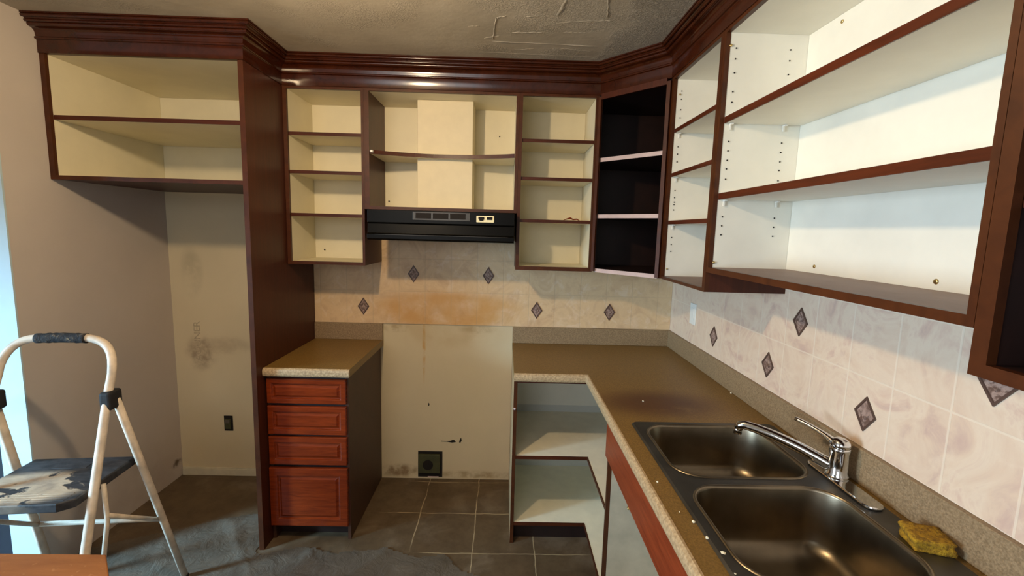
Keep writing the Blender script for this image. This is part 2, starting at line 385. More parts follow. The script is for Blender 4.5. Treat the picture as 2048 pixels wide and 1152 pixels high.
# ------------------------------------------------------------ cabinet builder
def cab_back(name, x0, x1, z0, z1, ox0, ox1, oz0, oz1, shelves, label, left_in='cream', depth=.336, inner='cream', top=2.30):
    """open wall cabinet on the back wall; outer x0..x1, opening ox0..ox1"""
    e = empty(name, label, 'cabinet', ((x0+x1)/2, -depth/2, z0))
    yf, yb = -depth+.016, -.001 
    mk('side_panel', BX((x0, yf, z0), (ox0-.001, yb, z1), 0, {'+x': 1}), ['panel', left_in], e)
    mk('side_panel', BX((ox1+.001, yf, z0), (x1, yb, z1), 0, {'-x': 1}), ['panel', inner], e)
    mk('top_panel', BX((ox0, yf, oz1), (ox1, yb, oz1+.012), 0), [inner], e)
    mk('bottom_panel', BX((ox0, yf, z0), (ox1, yb-.02, oz0), 0, {'+z': 1}), ['panel', inner], e)
    mk('back_panel', BX((ox0, -.02, z0+.001), (ox1, yb, oz1-.0005)), inner, e)
    bm = bmesh.new()
    box(bm, (x0, -depth, z0), (ox0, yf, z1)); box(bm, (ox1, -depth, z0), (x1, yf, z1))
    box(bm, (ox0, -depth, z0), (ox1, yf, oz0)); box(bm, (ox0, -depth, oz1), (ox1, yf, z1))
    mk('face_frame', bm, 'edge', e)
    for z in shelves:
        s = mk('shelf', BX((ox0+.001, -depth+.016, z-.016), (ox1-.001, -.021, z)), inner, e)
        mk('edge_band', BX((ox0+.001, -depth+.012, z-.0165), (ox1-.001, -depth+.0158, z+.0005)), 'wood_x', s)
    return e
def screw(parent, c, axis, r=.006, m='brass'):
    bm = bmesh.new(); lathe(bm, c, [(r, 0), (r*.9, .002), (r*.4, .003)], 10, Vector(axis)); mk('screw', bm, m, parent, smooth=True)

SH = (2.074, 1.880, 1.660)
c1 = cab_back('open_wall_cabinet', -2.193, -1.784, 1.392, 2.30, -2.174, -1.797, 1.408, 2.285, SH,
              'tall narrow open wall cabinet with three shelves beside the fridge side panel')
screw(c1, (-2.12, -.021, 1.455), (0, -1, 0), .005, 'hole')
c3 = cab_back('open_wall_cabinet', -.985, -.574, 1.390, 2.30, -.968, -.592, 1.410, 2.285, SH,
              'narrow open wall cabinet with three shelves to the right of the range hood')
# torn veneer splinter on the lowest shelf edge of it
bm = bmesh.new(); ridge_pts = []
for k, (x, z) in enumerate(((-.735, 1.661), (-.715, 1.668), (-.70, 1.672), (-.685, 1.665), (-.665, 1.667), (-.65, 1.660))):
    ridge_pts.append((x, -.327, z))
tube(bm, ridge_pts, [.001, .004, .005, .004, .004, .001], 6); mk('splinter', bm, 'cherry', c3)

# middle cabinet above the hood, with a duct cover and a shelf cut in a curve
mid = empty('hood_cabinet', 'open cabinet above the range hood with a curved shelf across a cream duct cover', 'cabinet', (-1.385, -.17, 1.69))
X0, X1, O0, O1 = -1.7835, -.9855, -1.757, -1.002
mk('side_panel', BX((X0, -.32, 1.69), (O0-.0005, -.001, 2.30), 0, {'+x': 1}), ['panel', 'wood_v'], mid)
mk('side_panel', BX((O1+.0005, -.32, 1.69), (X1, -.001, 2.30), 0, {'-x': 1}), ['panel', 'cream'], mid)
mk('top_panel', BX((O0, -.32, 2.285), (O1, -.001, 2.297)), 'cream', mid)
mk('bottom_panel', BX((O0, -.32, 1.69), (O1, -.021, 1.706)), 'cream', mid)
mk('back_panel', BX((O0, -.02, 1.692), (O1, -.001, 2.2845)), 'cream', mid)
bm = bmesh.new(); box(bm, (X0, -.336, 1.69), (O0, -.32, 2.30)); box(bm, (O1, -.336, 1.69), (X1, -.32, 2.30))
box(bm, (O0, -.336, 1.69), (O1, -.32, 1.706)); box(bm, (O0, -.336, 2.285), (O1, -.32, 2.30)); mk('face_frame', bm, 'edge', mid)
tag(mk('duct_cover', BX((-1.534, -.20, 1.7065), (-1.232, -.021, 2.2845)), 'duct', mid, bevel=.003), 'cream boxed duct cover')
def curve_y(x, off=0):
    t = (x-O0)/(O1-O0); return -.334 + .098*math.sin(math.pi*min(1, max(0, t)))**.8 + off
bm = bmesh.new(); bt = bmesh.new(); NP = 24
for (b, ya, yb_, za, zb) in ((bm, None, 0, 1.975, 1.993), (bt, -.005, -.0005, 1.974, 1.994)):
    prev = None
    for i in range(NP+1):
        x = O0+.002+(O1-O0-.004)*i/NP
        f = curve_y(x, 0 if ya is None else ya); g = -.2025 if ya is None else curve_y(x, yb_)
        cur = [b.verts.new(q) for q in ((x, f, za), (x, g, za), (x, g, zb), (x, f, zb))]
        if prev:
            for k in range(4): b.faces.new((prev[k], prev[(k+1) % 4], cur[(k+1) % 4], cur[k]))
        else: b.faces.new(cur[::-1])
        prev = cur
    b.faces.new(prev)
for xa, xb in ((O0+.001, -1.536), (-1.230, O1-.001)): box(bm, (xa, -.2025, 1.975), (xb, -.021, 1.993))
s = mk('curved_shelf', bm, 'cream', mid); mk('edge_band', bt, 'wood_x', s)
bm = bmesh.new(); lathe(bm, (O0+.012, -.334, 1.98), [(.009, 0), (.009, .012)], 12); mk('shelf_tip_highlight', bm, 'plate', mid)  # white disc put in as the highlight on the left shelf tip
screw(mid, (-1.735, -.021, 1.75), (0, -1, 0), .005, 'hole'); screw(mid, (-1.09, -.021, 2.14), (0, -1, 0), .004, 'hole')

# ------------------------------------------------------------ diagonal corner cabinet
cc = empty('corner_wall_cabinet', 'diagonal open corner cabinet, very dark inside with pale shelf edges', 'cabinet', (-.2, -.25, 1.39))
plan = [(-.5735, -.3365), (-.3095, -.633), (-.001, -.633), (-.001, -.001), (-.5735, -.001)]
def inset(pl, d):
    cx = sum(p[0] for p in pl)/len(pl); cy = sum(p[1] for p in pl)/len(pl)
    return [(x+(cx-x)*d, y+(cy-y)*d) for x, y in pl]
dv = Vector((.264, -.2965)).normalized(); nrm = Vector((-.747, -.665))   # along / outward of the diagonal front
bm = bmesh.new(); box(bm, (-.5735, -.335, 1.40), (-.5575, -.001, 2.30)); mk('side_panel', bm, 'darkbrown', cc)
bm = bmesh.new(); box(bm, (-.308, -.633, 1.40), (-.001, -.617, 2.30)); mk('side_panel', bm, 'darkbrown', cc)
bm = bmesh.new(); box(bm, (-.557, -.018, 1.40), (-.018, -.001, 2.30)); box(bm, (-.018, -.616, 1.40), (-.001, -.018, 2.30)); mk('back_panel', bm, 'darkbrown', cc)
ins = [(-.556, -.3365), (-.3115, -.612), (-.019, -.615), (-.019, -.019), (-.556, -.019)]
bm = bmesh.new(); prism(bm, ins, 2.284, 2.30); mk('top_panel', bm, 'darkbrown', cc)
def diag_box(a, b, z0, z1, t0, t1):
    """bar following the diagonal, from a to b, between outward offsets t0 and t1"""
    bm = bmesh.new(); pts = [(a[0]+nrm.x*t0, a[1]+nrm.y*t0), (b[0]+nrm.x*t0, b[1]+nrm.y*t0), (b[0]+nrm.x*t1, b[1]+nrm.y*t1), (a[0]+nrm.x*t1, a[1]+nrm.y*t1)]
    prism(bm, pts, z0, z1); return bm
A, Bp = (-.5735, -.3365), (-.3095, -.633)
for z in (1.984, 1.694, 1.408):
    bm = bmesh.new(); prism(bm, ins, z-.018, z); s = mk('shelf' if z > 1.5 else 'bottom_panel', bm, 'darkbrown', cc)
    tag(mk('edge_band', diag_box((-.556, -.3365), (-.3115, -.612), z-.019, z+.001, .001, .004), 'pale_edge', s), 'pale pinkish bare edge')
mk('stile', diag_box(A, (-.562, -.349), 1.395, 2.285, .0, .012), 'edge', cc)
mk('stile', diag_box((-.322, -.619), Bp, 1.395, 2.285, .0, .012), 'edge', cc)
mk('rail', diag_box((-.562, -.349), (-.322, -.619), 2.272, 2.30, .0, .012), 'wood_v', cc)

# ------------------------------------------------------------ right wall cabinets
XF = -.309
def cab_right(name, y0, y1, z0, z1, oy0, oy1, oz0, oz1, shelves, label, inner='white_lam', th=.018, pins=True, depth=.309, floor='floorlam', edge='wood_y', holes=True, back=None, ext='panel'):
    """y0 is the far end (towards the corner), y1 the near end; both negative"""
    e = empty(name, label, 'cabinet', (-depth/2, (y0+y1)/2, z0)); xf = -depth+.016
    mk('side_panel', BX((xf, oy0+.001, z0), (-.009 if z0 < 1.5 else -.001, y0, z1), 0, {'-y': 1}), [ext, inner], e)
    mk('side_panel', BX((xf, y1, z0), (-.009, oy1-.001, z1), 0, {'+y': 1}), [ext, inner], e)
    mk('top_panel', BX((xf, oy1, oz1), (-.009, oy0, oz1+.012)), inner, e)
    mk('bottom_panel', BX((xf, oy1, z0), (-.026, oy0, oz0), 0, {'+z': 1}), [ext, floor], e)
    mk('back_panel', BX((-.025, oy1, z0+.001), (-.009, oy0, oz1-.0005)), back or inner, e)
    bm = bmesh.new()
    box(bm, (-depth, oy0, z0), (xf, y0, z1)); box(bm, (-depth, y1, z0), (xf, oy1, z1))
    box(bm, (-depth, oy1, z0), (xf, oy0, oz0)); box(bm, (-depth, oy1, oz1), (xf, oy0, z1)); mk('face_frame', bm, 'edge', e)
    for z in shelves:
        s = mk('shelf', BX((xf+.004, oy1+.001, z-th), (-.026, oy0-.001, z)), inner, e)
        mk('edge_band', BX((xf, oy1+.001, z-th-.0005), (xf+.0038, oy0-.001, z+.0005)), edge, s)
        if pins:
            for x in (-.272, -.085):
                bm = bmesh.new(); box(bm, (x-.004, oy0-.020, z-th-.006), (x+.004, oy0-.001, z-th-.0008)); box(bm, (x-.003, oy0-.005, z-th-.022), (x+.003, oy0-.001, z-th-.005))
                mk('shelf_pin', bm, 'pin', e)
    if holes:
        zl = []
        for z in shelves: zl += [z-th-.060, z-th-.092, z-th-.124] + ([z+.05, z+.085] if z > 1.7 or len(shelves) > 2 else [])
        zl += [oz1-.05, oz1-.085, oz1-.13]
        first = None
        for z in zl:
            for x in (-.272, -.085):
                if z < oz0+.03: continue
                if first is None:
                    bm = bmesh.new(); lathe(bm, (x, oy0-.0004, z), [(.0028, 0), (.0028, .0006)], 8, Vector((0, -1, 0))); first = mk('pin_hole', bm, 'hole', e); base = (x, z)
                else:
                    c = first.copy(); COL.objects.link(c); c.parent = e; c.location = (x-base[0], 0, z-base[1])
    return e
r1 = cab_right('open_wall_cabinet', -.6335, -1.1265, 1.394, 2.30, -.658, -1.104, 1.407, 2.285, (2.070, 1.876, 1.662),
               'narrow white open wall cabinet next to the dark corner cabinet', th=.016)
screw(r1, (-.285, -.660, 1.44), (0, -1, 0), .004); screw(r1, (-.28, -.660, 2.22), (0, -1, 0), .004)
r2 = cab_right('open_wall_cabinet', -1.1275, -2.0895, 1.467, 2.30, -1.143, -2.076, 1.486, 2.285, (2.008, 1.748),
               'widest open wall cabinet, white inside with two long shelves above the sink', th=.021)
screw(r2, (-.0255, -1.294, 1.508), (-1, 0, 0), .006); screw(r2, (-.0255, -1.723, 1.506), (-1, 0, 0), .007); screw(r2, (-.0255, -1.30, 2.262), (-1, 0, 0), .006)
screw(r2, (-.292, -1.1445, 2.243), (0, -1, 0), .005); screw(r2, (-.29, -1.1445, 1.504), (0, -1, 0), .005)
r3 = cab_right('open_wall_cabinet', -2.0905, -2.75, 1.394, 2.30, -2.116, -2.73, 1.415, 2.285, (1.672,),
               'open wall cabinet with dark interior at the right edge', inner='darkbrown', th=.02, pins=False, holes=False, floor='darkbrown')
screw(r3, (-.2, -2.1165, 1.53), (0, -1, 0), .004, 'brass')

# ------------------------------------------------------------ fridge surround
fr = empty('fridge_wall_cabinet', 'wide open cabinet with one shelf high over the empty fridge alcove', 'cabinet', (-2.64, -.34, 1.785))
FZ0, FZ1 = 1.787, 2.297
mk('side_panel', BX((-3.059, -.666, FZ0), (-3.038, -.001, 2.31), 0, {'+x': 1}), ['panel', 'cream'], fr)
mk('top_panel', BX((-3.037, -.666, FZ1), (-2.2175, -.001, 2.31)), 'cream', fr)
mk('bottom_panel', BX((-3.037, -.666, FZ0-.018), (-2.2175, -.021, FZ0), 0, {'-z': 1}), ['cream', 'panel'], fr)
mk('back_panel', BX((-3.037, -.02, FZ0-.017), (-2.2175, -.001, FZ1-.0005)), 'cream', fr)
mk('face_frame', (lambda bm: (box(bm, (-3.059, -.682, FZ0-.018), (-3.037, -.666, 2.31)), box(bm, (-3.037, -.682, FZ0-.018), (-2.2175, -.666, FZ0)), box(bm, (-3.037, -.682, FZ1), (-2.2175, -.666, 2.31)), bm)[-1])(bmesh.new()), 'edge', fr)
mk('liner', BX((-2.2205, -.664, FZ0+.001), (-2.2178, -.021, FZ1-.001)), 'cream', fr)
s = mk('shelf', BX((-3.036, -.662, 2.029), (-2.2215, -.021, 2.047)), 'cream', fr); mk('edge_band', BX((-3.036, -.666, 2.0285), (-2.2215, -.6622, 2.0475)), 'wood_x', s)
bm = bmesh.new(); ft = empty('fridge_side_panel', 'tall dark mahogany panel standing from floor to moulding beside the drawer unit', 'panel', (-2.206, -.34, 0))
mk('panel_board', BX((-2.2165, -.678, 0), (-2.1945, -.001, 2.2965)), 'panel', ft)
mk('front_edge', BX((-2.217, -.683, 0), (-2.194, -.6782, 2.2965)), 'edge', ft)

# ------------------------------------------------------------ crown moulding, one run per face
def bead(cx, cz, r_, a0, a1, n=6): return [(cx+r_*math.cos(math.radians(a0+(a1-a0)*k/n)), cz+r_*math.sin(math.radians(a0+(a1-a0)*k/n))) for k in range(n+1)]
PROF = [(0, 2.297), (.004, 2.298), (.004, 2.350)] + bead(.008, 2.357, .0055, -110, 110) + bead(.030, 2.372, .022, 178, 95, 7) + bead(.030, 2.404, .010, -80, 30, 5) + bead(.046, 2.412, .0055, -120, 80) + bead(.058, 2.427, .007, -150, 60) + [(.066, 2.434), (.066, 2.4395), (0, 2.4395)]
cm = empty('crown_moulding', 'dark glossy mahogany crown moulding running along the top of all the wall cabinets', 'moulding', (-1.4, -.4, 2.3))
path = [(-3.0595, -.682), (-2.1945, -.682), (-2.1945, -.336), (-.572, -.336), (-.309, -.633), (-.309, -3.0)]
def moulding(i, mat='crown', prof=PROF):
    P = [Vector(p) for p in path]
    def nr(a, b): d = (b-a).normalized(); return Vector((d.y, -d.x))
    def mit(k):
        if k == 0: return nr(P[0], P[1])
        if k == len(P)-1: return nr(P[-2], P[-1])
        n1 = nr(P[k-1], P[k]); n2 = nr(P[k], P[k+1]); return (n1+n2)/(1+n1.dot(n2))
    bm = bmesh.new(); rings = []
    for k in (i, i+1):
        m = mit(k); p = P[k]; rings.append([bm.verts.new((p.x+m.x*(d+.0005), p.y+m.y*(d+.0005), z)) for d, z in prof])
    L = len(prof)
    for k in range(L): bm.faces.new((rings[0][k], rings[0][(k+1) % L], rings[1][(k+1) % L], rings[1][k]))
    for rr in (rings[0][::-1], rings[1]): bm.faces.new([bm.verts.new(v.co) for v in rr])
    o = mk('moulding_run', bm, mat, cm, smooth=True); m_ = o.modifiers.new('split', 'EDGE_SPLIT'); m_.split_angle = math.radians(50)
moulding(0)
moulding(1)
moulding(2)
moulding(3)
moulding(4)

# ------------------------------------------------------------ range hood
hd = empty('range_hood', 'black range hood under the middle cabinet between the wall cabinets', 'range hood', (-1.37, -.2, 1.53))
bm = bmesh.new()
prof = [(-.0085, 1.534), (-.448, 1.534), (-.457, 1.541), (-.457, 1.562), (-.447, 1.569), (-.441, 1.616), (-.449, 1.622), (-.447, 1.685), (-.338, 1.6885), (-.0085, 1.6885)]
A_ = [bm.verts.new((-1.738, y, z)) for y, z in prof]; B_ = [bm.verts.new((-.998, y, z)) for y, z in prof]
for k in range(len(prof)):
    j = (k+1) % len(prof); bm.faces.new((A_[k], A_[j], B_[j], B_[k]))
bm.faces.new(A_[::-1]); bm.faces.new(B_); mk('hood_body', bm, 'black', hd, bevel=.0015)
mk('lip_highlight', BX((-1.70, -.4585, 1.5605), (-1.03, -.4565, 1.5625)), 'vent', hd)  # thin paler strip put in as the highlight along the hood lip
bm = bmesh.new(); box(bm, (-1.509, -.4510, 1.638), (-1.222, -.4482, 1.680)); fr_ = mk('vent_panel', bm, 'vent', hd, bevel=.001)
for k in range(3):
    x = -1.495+k*.0865; mk('vent_slot', BX((x, -.4525, 1.646), (x+.0775, -.4505, 1.674)), 'hole', hd)
lp = mk('switch_plate', BX((-1.190, -.4525, 1.634), (-1.101, -.4485, 1.668)), 'labelplate', hd, bevel=.003)
bm = bmesh.new(); pts = [(-1.180, 1.662), (-1.151, 1.662), (-1.151, 1.652), (-1.158, 1.642), (-1.173, 1.642), (-1.180, 1.652)]
a_ = [bm.verts.new((x, -.4565, z)) for x, z in pts]; b_ = [bm.verts.new((x, -.4522, z)) for x, z in pts]
bm.faces.new(a_); bm.faces.new(b_[::-1]); [bm.faces.new((a_[k], b_[k], b_[(k+1) % 6], a_[(k+1) % 6])) for k in range(6)]
mk('switch', bm, 'hole', lp); mk('switch', BX((-1.138, -.4555, 1.648), (-1.110, -.4522, 1.662)), 'hole', lp)

# ------------------------------------------------------------ drawer base
db = empty('drawer_base_cabinet', 'base cabinet with four cherry raised panel drawers under the short worktop', 'cabinet', (-2.0, -.3, 0))
mk('side_panel', BX((-1.812, -.592, .0), (-1.797, -.002, .868)), 'sidebrown', db)
mk('side_panel', BX((-2.193, -.592, .0), (-2.178, -.002, .868)), 'sidebrown', db)
mk('carcass', BX((-2.177, -.590, .08), (-1.813, -.002, .860)), 'darkbrown', db)
mk('toe_kick', BX((-2.177, -.540, 0), (-1.813, -.525, .079)), 'darkbrown', db)
def raised(x0, x1, z0, z1, y, parent, name='drawer', rail=.036):
    bm = bmesh.new(); cx, cz = (x0+x1)/2, (z0+z1)/2; hx, hz = (x1-x0)/2, (z1-z0)/2
    steps = [(0, -.002), (0, .014), (.003, .018), (rail, .018), (rail+.004, .010), (rail+.010, .010), (rail+.020, .0165), (rail+.024, .0165)]
    rs = []
    for ins_, d in steps:
        a, b = hx-min(ins_, hz*.92, hx*.92), hz-min(ins_, hz*.92)
        rs.append([bm.verts.new((cx+sx*a, y-d, cz+sz*b)) for sx, sz in ((-1, -1), (1, -1), (1, 1), (-1, 1))])
    for i in range(len(rs)-1):
        for k in range(4): bm.faces.new((rs[i][k], rs[i][(k+1) % 4], rs[i+1][(k+1) % 4], rs[i+1][k]))
    bm.faces.new(rs[-1]); bm.faces.new(rs[0][::-1]); return mk(name, bm, 'cherry', parent, bevel=.0012)
raised(-2.190, -1.805, .727, .853, -.594, db, rail=.024); raised(-2.190, -1.805, .567, .714, -.594, db, rail=.028)
raised(-2.190, -1.805, .409, .556, -.594, db, rail=.028); raised(-2.192, -1.803, .083, .394, -.598, db, rail=.04)

# ------------------------------------------------------------ worktops
def slab(name, outline, holes, label, nose_edges, upst):
    z0, z1 = .872, .910
    bm = bmesh.new(); loops = [outline]+holes; es = []; tops = []
    for lp_ in loops:
        vs = [bm.verts.new((x, y, z1)) for x, y in lp_]; tops.append(vs)
        for k in range(len(vs)): es.append(bm.edges.new((vs[k], vs[(k+1) % len(vs)])))
    g = bmesh.ops.triangle_fill(bm, use_beauty=True, use_dissolve=False, edges=es)
    fs = [f for f in g['geom'] if isinstance(f, bmesh.types.BMFace)]
    ex = bmesh.ops.extrude_face_region(bm, geom=fs)
    for v in ex['geom']:
        if isinstance(v, bmesh.types.BMVert): v.co.z = z0
    o = mk(name, bm, 'counter'); tag(o, label, 'worktop')
    for pts in nose_edges:
        bm = bmesh.new()
        sect = [(0, z1+.0008), (.006, z1+.0006), (.013, z1-.005), (.0155, z1-.014), (.0155, z0+.010), (.012, z0), (0, z0)]
        P = [Vector(p) for p in pts]; rings = []
        for k, p in enumerate(P):
            def nr(a, b): d = (b-a).normalized(); return Vector((d.y, -d.x))
            if k == 0: m = nr(P[0], P[1])
            elif k == len(P)-1: m = nr(P[-2], P[-1])
            else: n1 = nr(P[k-1], p); n2 = nr(p, P[k+1]); m = (n1+n2)/(1+n1.dot(n2))
            rings.append([bm.verts.new((p.x+m.x*d, p.y+m.y*d, z)) for d, z in sect])
        for a, b in zip(rings, rings[1:]):
            for k in range(len(sect)): bm.faces.new((a[k], a[(k+1) % len(sect)], b[(k+1) % len(sect)], b[k]))
        bm.faces.new(rings[0][::-1]); bm.faces.new(rings[-1]); mk('edge_strip', bm, 'nosing', o, smooth=False)
    for a, b in upst: mk('upstand', BX(a, b), 'upstand', o, bevel=.002)
    return o
slab('worktop', [(-2.193, -.620), (-1.780, -.620), (-1.780, -.001), (-2.193, -.001)], [], 'short speckled brown worktop over the drawer unit',
     [[(-2.193, -.620), (-1.780, -.620)]], [((-2.193, -.022, .9103), (-1.780, -.001, 1.0115))])
def rrect(cx, cy, hx, hy, r, n=6):
    pts = []
    for sx, sy, a0 in ((1, 1, 0), (-1, 1, 90), (-1, -1, 180), (1, -1, 270)):
        for k in range(n+1):
            a = math.radians(a0+90*k/n); pts.append((cx+sx*(hx-r)+r*math.cos(a), cy+sy*(hy-r)+r*math.sin(a)))
    return pts
SX0, SX1, SY0, SY1 = -.566, -.040, -1.985, -1.176
hole = rrect((SX0+SX1)/2, (SY0+SY1)/2, (SX1-SX0)/2-.012, (SY1-SY0)/2-.012, .03, 3)
slab('worktop', [(-.983, -.620), (-.620, -.620), (-.620, -3.1), (-.001, -3.1), (-.001, -.001), (-.983, -.001)], [hole],
     'long L-shaped speckled brown worktop holding the sink',
     [[(-.983, -.620), (-.620, -.620), (-.620, -3.1)]],
     [((-.983, -.022, .9103), (-.001, -.001, 1.0115)), ((-.022, -3.1, .9103), (-.001, -.0225, 1.0115))])

# ------------------------------------------------------------ right base units
cb = empty('corner_base_cabinet', 'open corner base cabinet with L-shaped cream shelves under the worktop', 'cabinet', (-.6, -.4, 0))
mk('side_panel', BX((-.9815, -.592, .0), (-.966, -.002, .870), 0, {'+x': 1}), ['nosing', 'cream'], cb)
mk('edge_band', BX((-.9815, -.603, .0), (-.964, -.5925, .870)), 'edge', cb)
L_out = [(-.964, -.598), (-.598, -.598), (-.598, -1.052), (-.021, -1.052), (-.021, -.021), (-.964, -.021)]
for z, nm in ((.474, 'shelf'), (.114, 'bottom_panel')):
    bm = bmesh.new(); prism(bm, L_out, z-.016, z); s = mk(nm, bm, 'shelf_lit', cb)
    bm = bmesh.new(); box(bm, (-.964, -.602, z-.017), (-.602, -.5985, z+.0005)); box(bm, (-.602, -1.052, z-.017), (-.5985, -.5985, z+.0005)); mk('edge_band', bm, 'wood_x', s)
mk('back_panel', BX((-.964, -.0205, .02), (-.021, -.002, .868)), 'grey_lam', cb)
tag(mk('back_rail', BX((-.964, -.026, .520), (-.021, -.0208, .868)), 'white_lam', cb), 'paler upper strip of the back')
mk('back_panel', BX((-.0205, -1.052, .02), (-.002, -.021, .868)), 'grey_lam', cb)
bm = bmesh.new(); box(bm, (-.964, -.552, 0), (-.552, -.540, .096)); box(bm, (-.552, -1.052, 0), (-.540, -.540, .096)); mk('toe_kick', bm, 'darkbrown', cb)
mk('top_rail', BX((-.964, -.602, .855), (-.602, -.586, .871)), 'panel', cb)
for x in (-.955,): 
    bm = bmesh.new(); lathe(bm, (-.9745, -.6035, .722), [(.006, 0), (.006, .004), (.002, .008)], 8, Vector((0, -1, 0))); mk('hinge_stub', bm, 'pale_edge', cb)
sb = empty('sink_base_cabinet', 'sink base unit without doors below the double sink, red cherry apron', 'cabinet', (-.3, -1.5, 0))
mk('side_panel', BX((-.596, -1.071, .0), (-.002, -1.055, .868)), 'sink_side', sb)
mk('side_panel', BX((-.596, -2.06, .0), (-.002, -2.044, .868)), 'grey_lam', sb)
mk('edge_band', BX((-.6115, -1.071, .0), (-.5965, -1.055, .868)), 'edge', sb)
mk('bottom_panel', BX((-.596, -2.043, .10), (-.002, -1.072, .116)), 'white_lam', sb)
mk('back_panel', BX((-.02, -2.043, .117), (-.002, -1.072, .72)), 'white_lam', sb)
mk('toe_kick', BX((-.552, -2.043, 0), (-.540, -1.072, .099)), 'darkbrown', sb)
mk('apron', BX((-.620, -2.06, .715), (-.6125, -1.050, .871)), 'apron', sb)
bm = bmesh.new(); lathe(bm, (-.52, -1.0712, .505), [(.007, 0), (.007, .006), (.004, .009)], 10, Vector((0, -1, 0))); mk('hinge_screw', bm, 'brass', sb)
nb = empty('near_base_cabinet', 'base unit carrying the near end of the long worktop, mostly out of frame', 'cabinet', (-.3, -2.6, 0))
mk('carcass', BX((-.60, -3.09, .1), (-.002, -2.062, .868)), 'panel', nb)
mk('toe_kick', BX((-.54, -3.09, 0), (-.1, -2.062, .099)), 'darkbrown', nb)

# ------------------------------------------------------------ sink
sk = empty('double_sink', 'stainless steel double bowl sink set in the long worktop', 'sink', (-.3, -1.58, .911))
b1 = ((-.328), (-1.384), .203, .176); b2 = ((-.328), (-1.783), .203, .178)
bm = bmesh.new(); es = []
def loop(pts, z):
    vs = [bm.verts.new((x, y, z)) for x, y in pts]
    for k in range(len(vs)): es.append(bm.edges.new((vs[k], vs[(k+1) % len(vs)])))
    return vs
ocx, ocy, ohx, ohy = (SX0+SX1)/2, (SY0+SY1)/2, (SX1-SX0)/2, (SY1-SY0)/2
ZD = .9155
o_in = loop(rrect(ocx, ocy, ohx-.006, ohy-.006, .02, 6), ZD)
l1 = loop(rrect(*b1, .085, 10), ZD+.0); l2 = loop(rrect(*b2, .085, 10), ZD+.0)
bmesh.ops.triangle_fill(bm, use_beauty=True, use_dissolve=False, edges=es)
o_out = [bm.verts.new((x, y, .9108)) for x, y in rrect(ocx, ocy, ohx, ohy, .024, 6)]
for k in range(len(o_in)): bm.faces.new((o_in[k], o_in[(k+1) % len(o_in)], o_out[(k+1) % len(o_in)], o_out[k]))
mk('deck', bm, 'deck', sk, smooth=False)
for b in (b1, b2):
    bm = bmesh.new(); prev = None
    def sec(ins_, z, r): return [bm.verts.new((x, y, z)) for x, y in rrect(b[0], b[1], b[2]-ins_, b[3]-ins_, r, 10)]
    S = [(-.006, ZD+.0002, .091), (-.004, ZD+.0028, .089), (-.0005, ZD+.0034, .0855), (.003, ZD+.001, .082), (.005, ZD-.006, .08), (.010, ZD-.05, .077), (.016, ZD-.10, .073), (.022, ZD-.135, .068), (.032, ZD-.155, .06), (.05, ZD-.168, .05), (.08, ZD-.174, .04), (.12, ZD-.176, .03), (.15, ZD-.177, .012)]
    for t in S:
        cur = sec(*t)
        if prev:
            for k in range(len(cur)): bm.faces.new((prev[k], prev[(k+1) % len(cur)], cur[(k+1) % len(cur)], cur[k]))
        prev = cur
    bm.faces.new(prev); bo = mk('bowl', bm, 'steel', sk, smooth=True)
    bm = bmesh.new(); lathe(bm, (b[0], b[1], ZD-.1768), [(.045, 0), (.045, .002), (.038, .003), (.034, .0005), (.01, .0005)], 24); mk('drain', bm, 'chrome', bo, smooth=True)

# faucet
fa = empty('faucet', 'chrome single lever faucet standing behind the sink bowls', 'faucet', (-.075, -1.575, .916))
bm = bmesh.new(); prism(bm, rrect(-.078, -1.585, .026, .128, .0255, 8), .9162, .924); mk('base_plate', bm, 'chrome', fa, bevel=.003, smooth=False)
bm = bmesh.new(); lathe(bm, (-.070, -1.552, .924), [(.030, 0), (.029, .006), (.025, .012), (.0245, .072), (.026, .075), (.026, .083), (.0245, .086)], 32)
mk('body', bm, 'chrome', fa, smooth=True)
bm = bmesh.new(); lathe(bm, (-.070, -1.552, 1.0105), [(.0245, 0), (.0245, .010), (.021, .019), (.012, .025), (.003, .027)], 32, Vector((.08, -.12, 1))); cp = mk('cap', bm, 'chrome', fa, smooth=True)
bm = bmesh.new(); pts = bez((-.078, -1.540, 1.018), (-.088, -1.515, 1.030), (-.105, -1.475, 1.040), (-.128, -1.435, 1.044), 14)
tube(bm, pts, [.0145-.0065*math.sin(min(1, i/9)*math.pi/2) for i in range(15)], 14, flat=.75); mk('lever', bm, 'chrome', fa, smooth=True)
bm = bmesh.new(); pts = bez((-.080, -1.542, .948), (-.125, -1.50, .970), (-.20, -1.445, 1.000), (-.262, -1.395, 1.002), 18); pts += [Vector((-.272, -1.387, .998)), Vector((-.277, -1.383, .985))]
tube(bm, pts, [.0195-.006*i/20 for i in range(21)], 16); sp_ = mk('spout', bm, 'chrome', fa, smooth=True)
bm = bmesh.new(); lathe(bm, (-.277, -1.383, .968), [(.010, 0), (.0125, .001), (.0125, .018), (.011, .020)], 20); mk('aerator', bm, 'chrome', sp_, smooth=True)

# sponge
bm = bmesh.new(); bmesh.ops.create_cube(bm, size=1); bmesh.ops.subdivide_edges(bm, edges=bm.edges, cuts=9, use_grid_fill=True)
for v in bm.verts:
    nz = noise.noise(v.co*2+Vector((3, 1, 2))); p = v.co.copy()
    v.co = Vector((p.x*.075, p.y*.070, (p.z+.5)*.028)) * (1+.14*nz); v.co.z = max(0, v.co.z) if p.z > -.49 else 0
    v.co += Vector((noise.noise(p*9), noise.noise(p*9+Vector((5, 5, 5))), 0))*.0018
    v.co = Matrix.Rotation(math.radians(-18), 3, 'Z') @ v.co + Vector((-.070, -1.835, .9162))
tag(mk('sponge', bm, 'sponge', smooth=True), 'worn yellow sponge lying behind the near sink bowl', 'sponge')

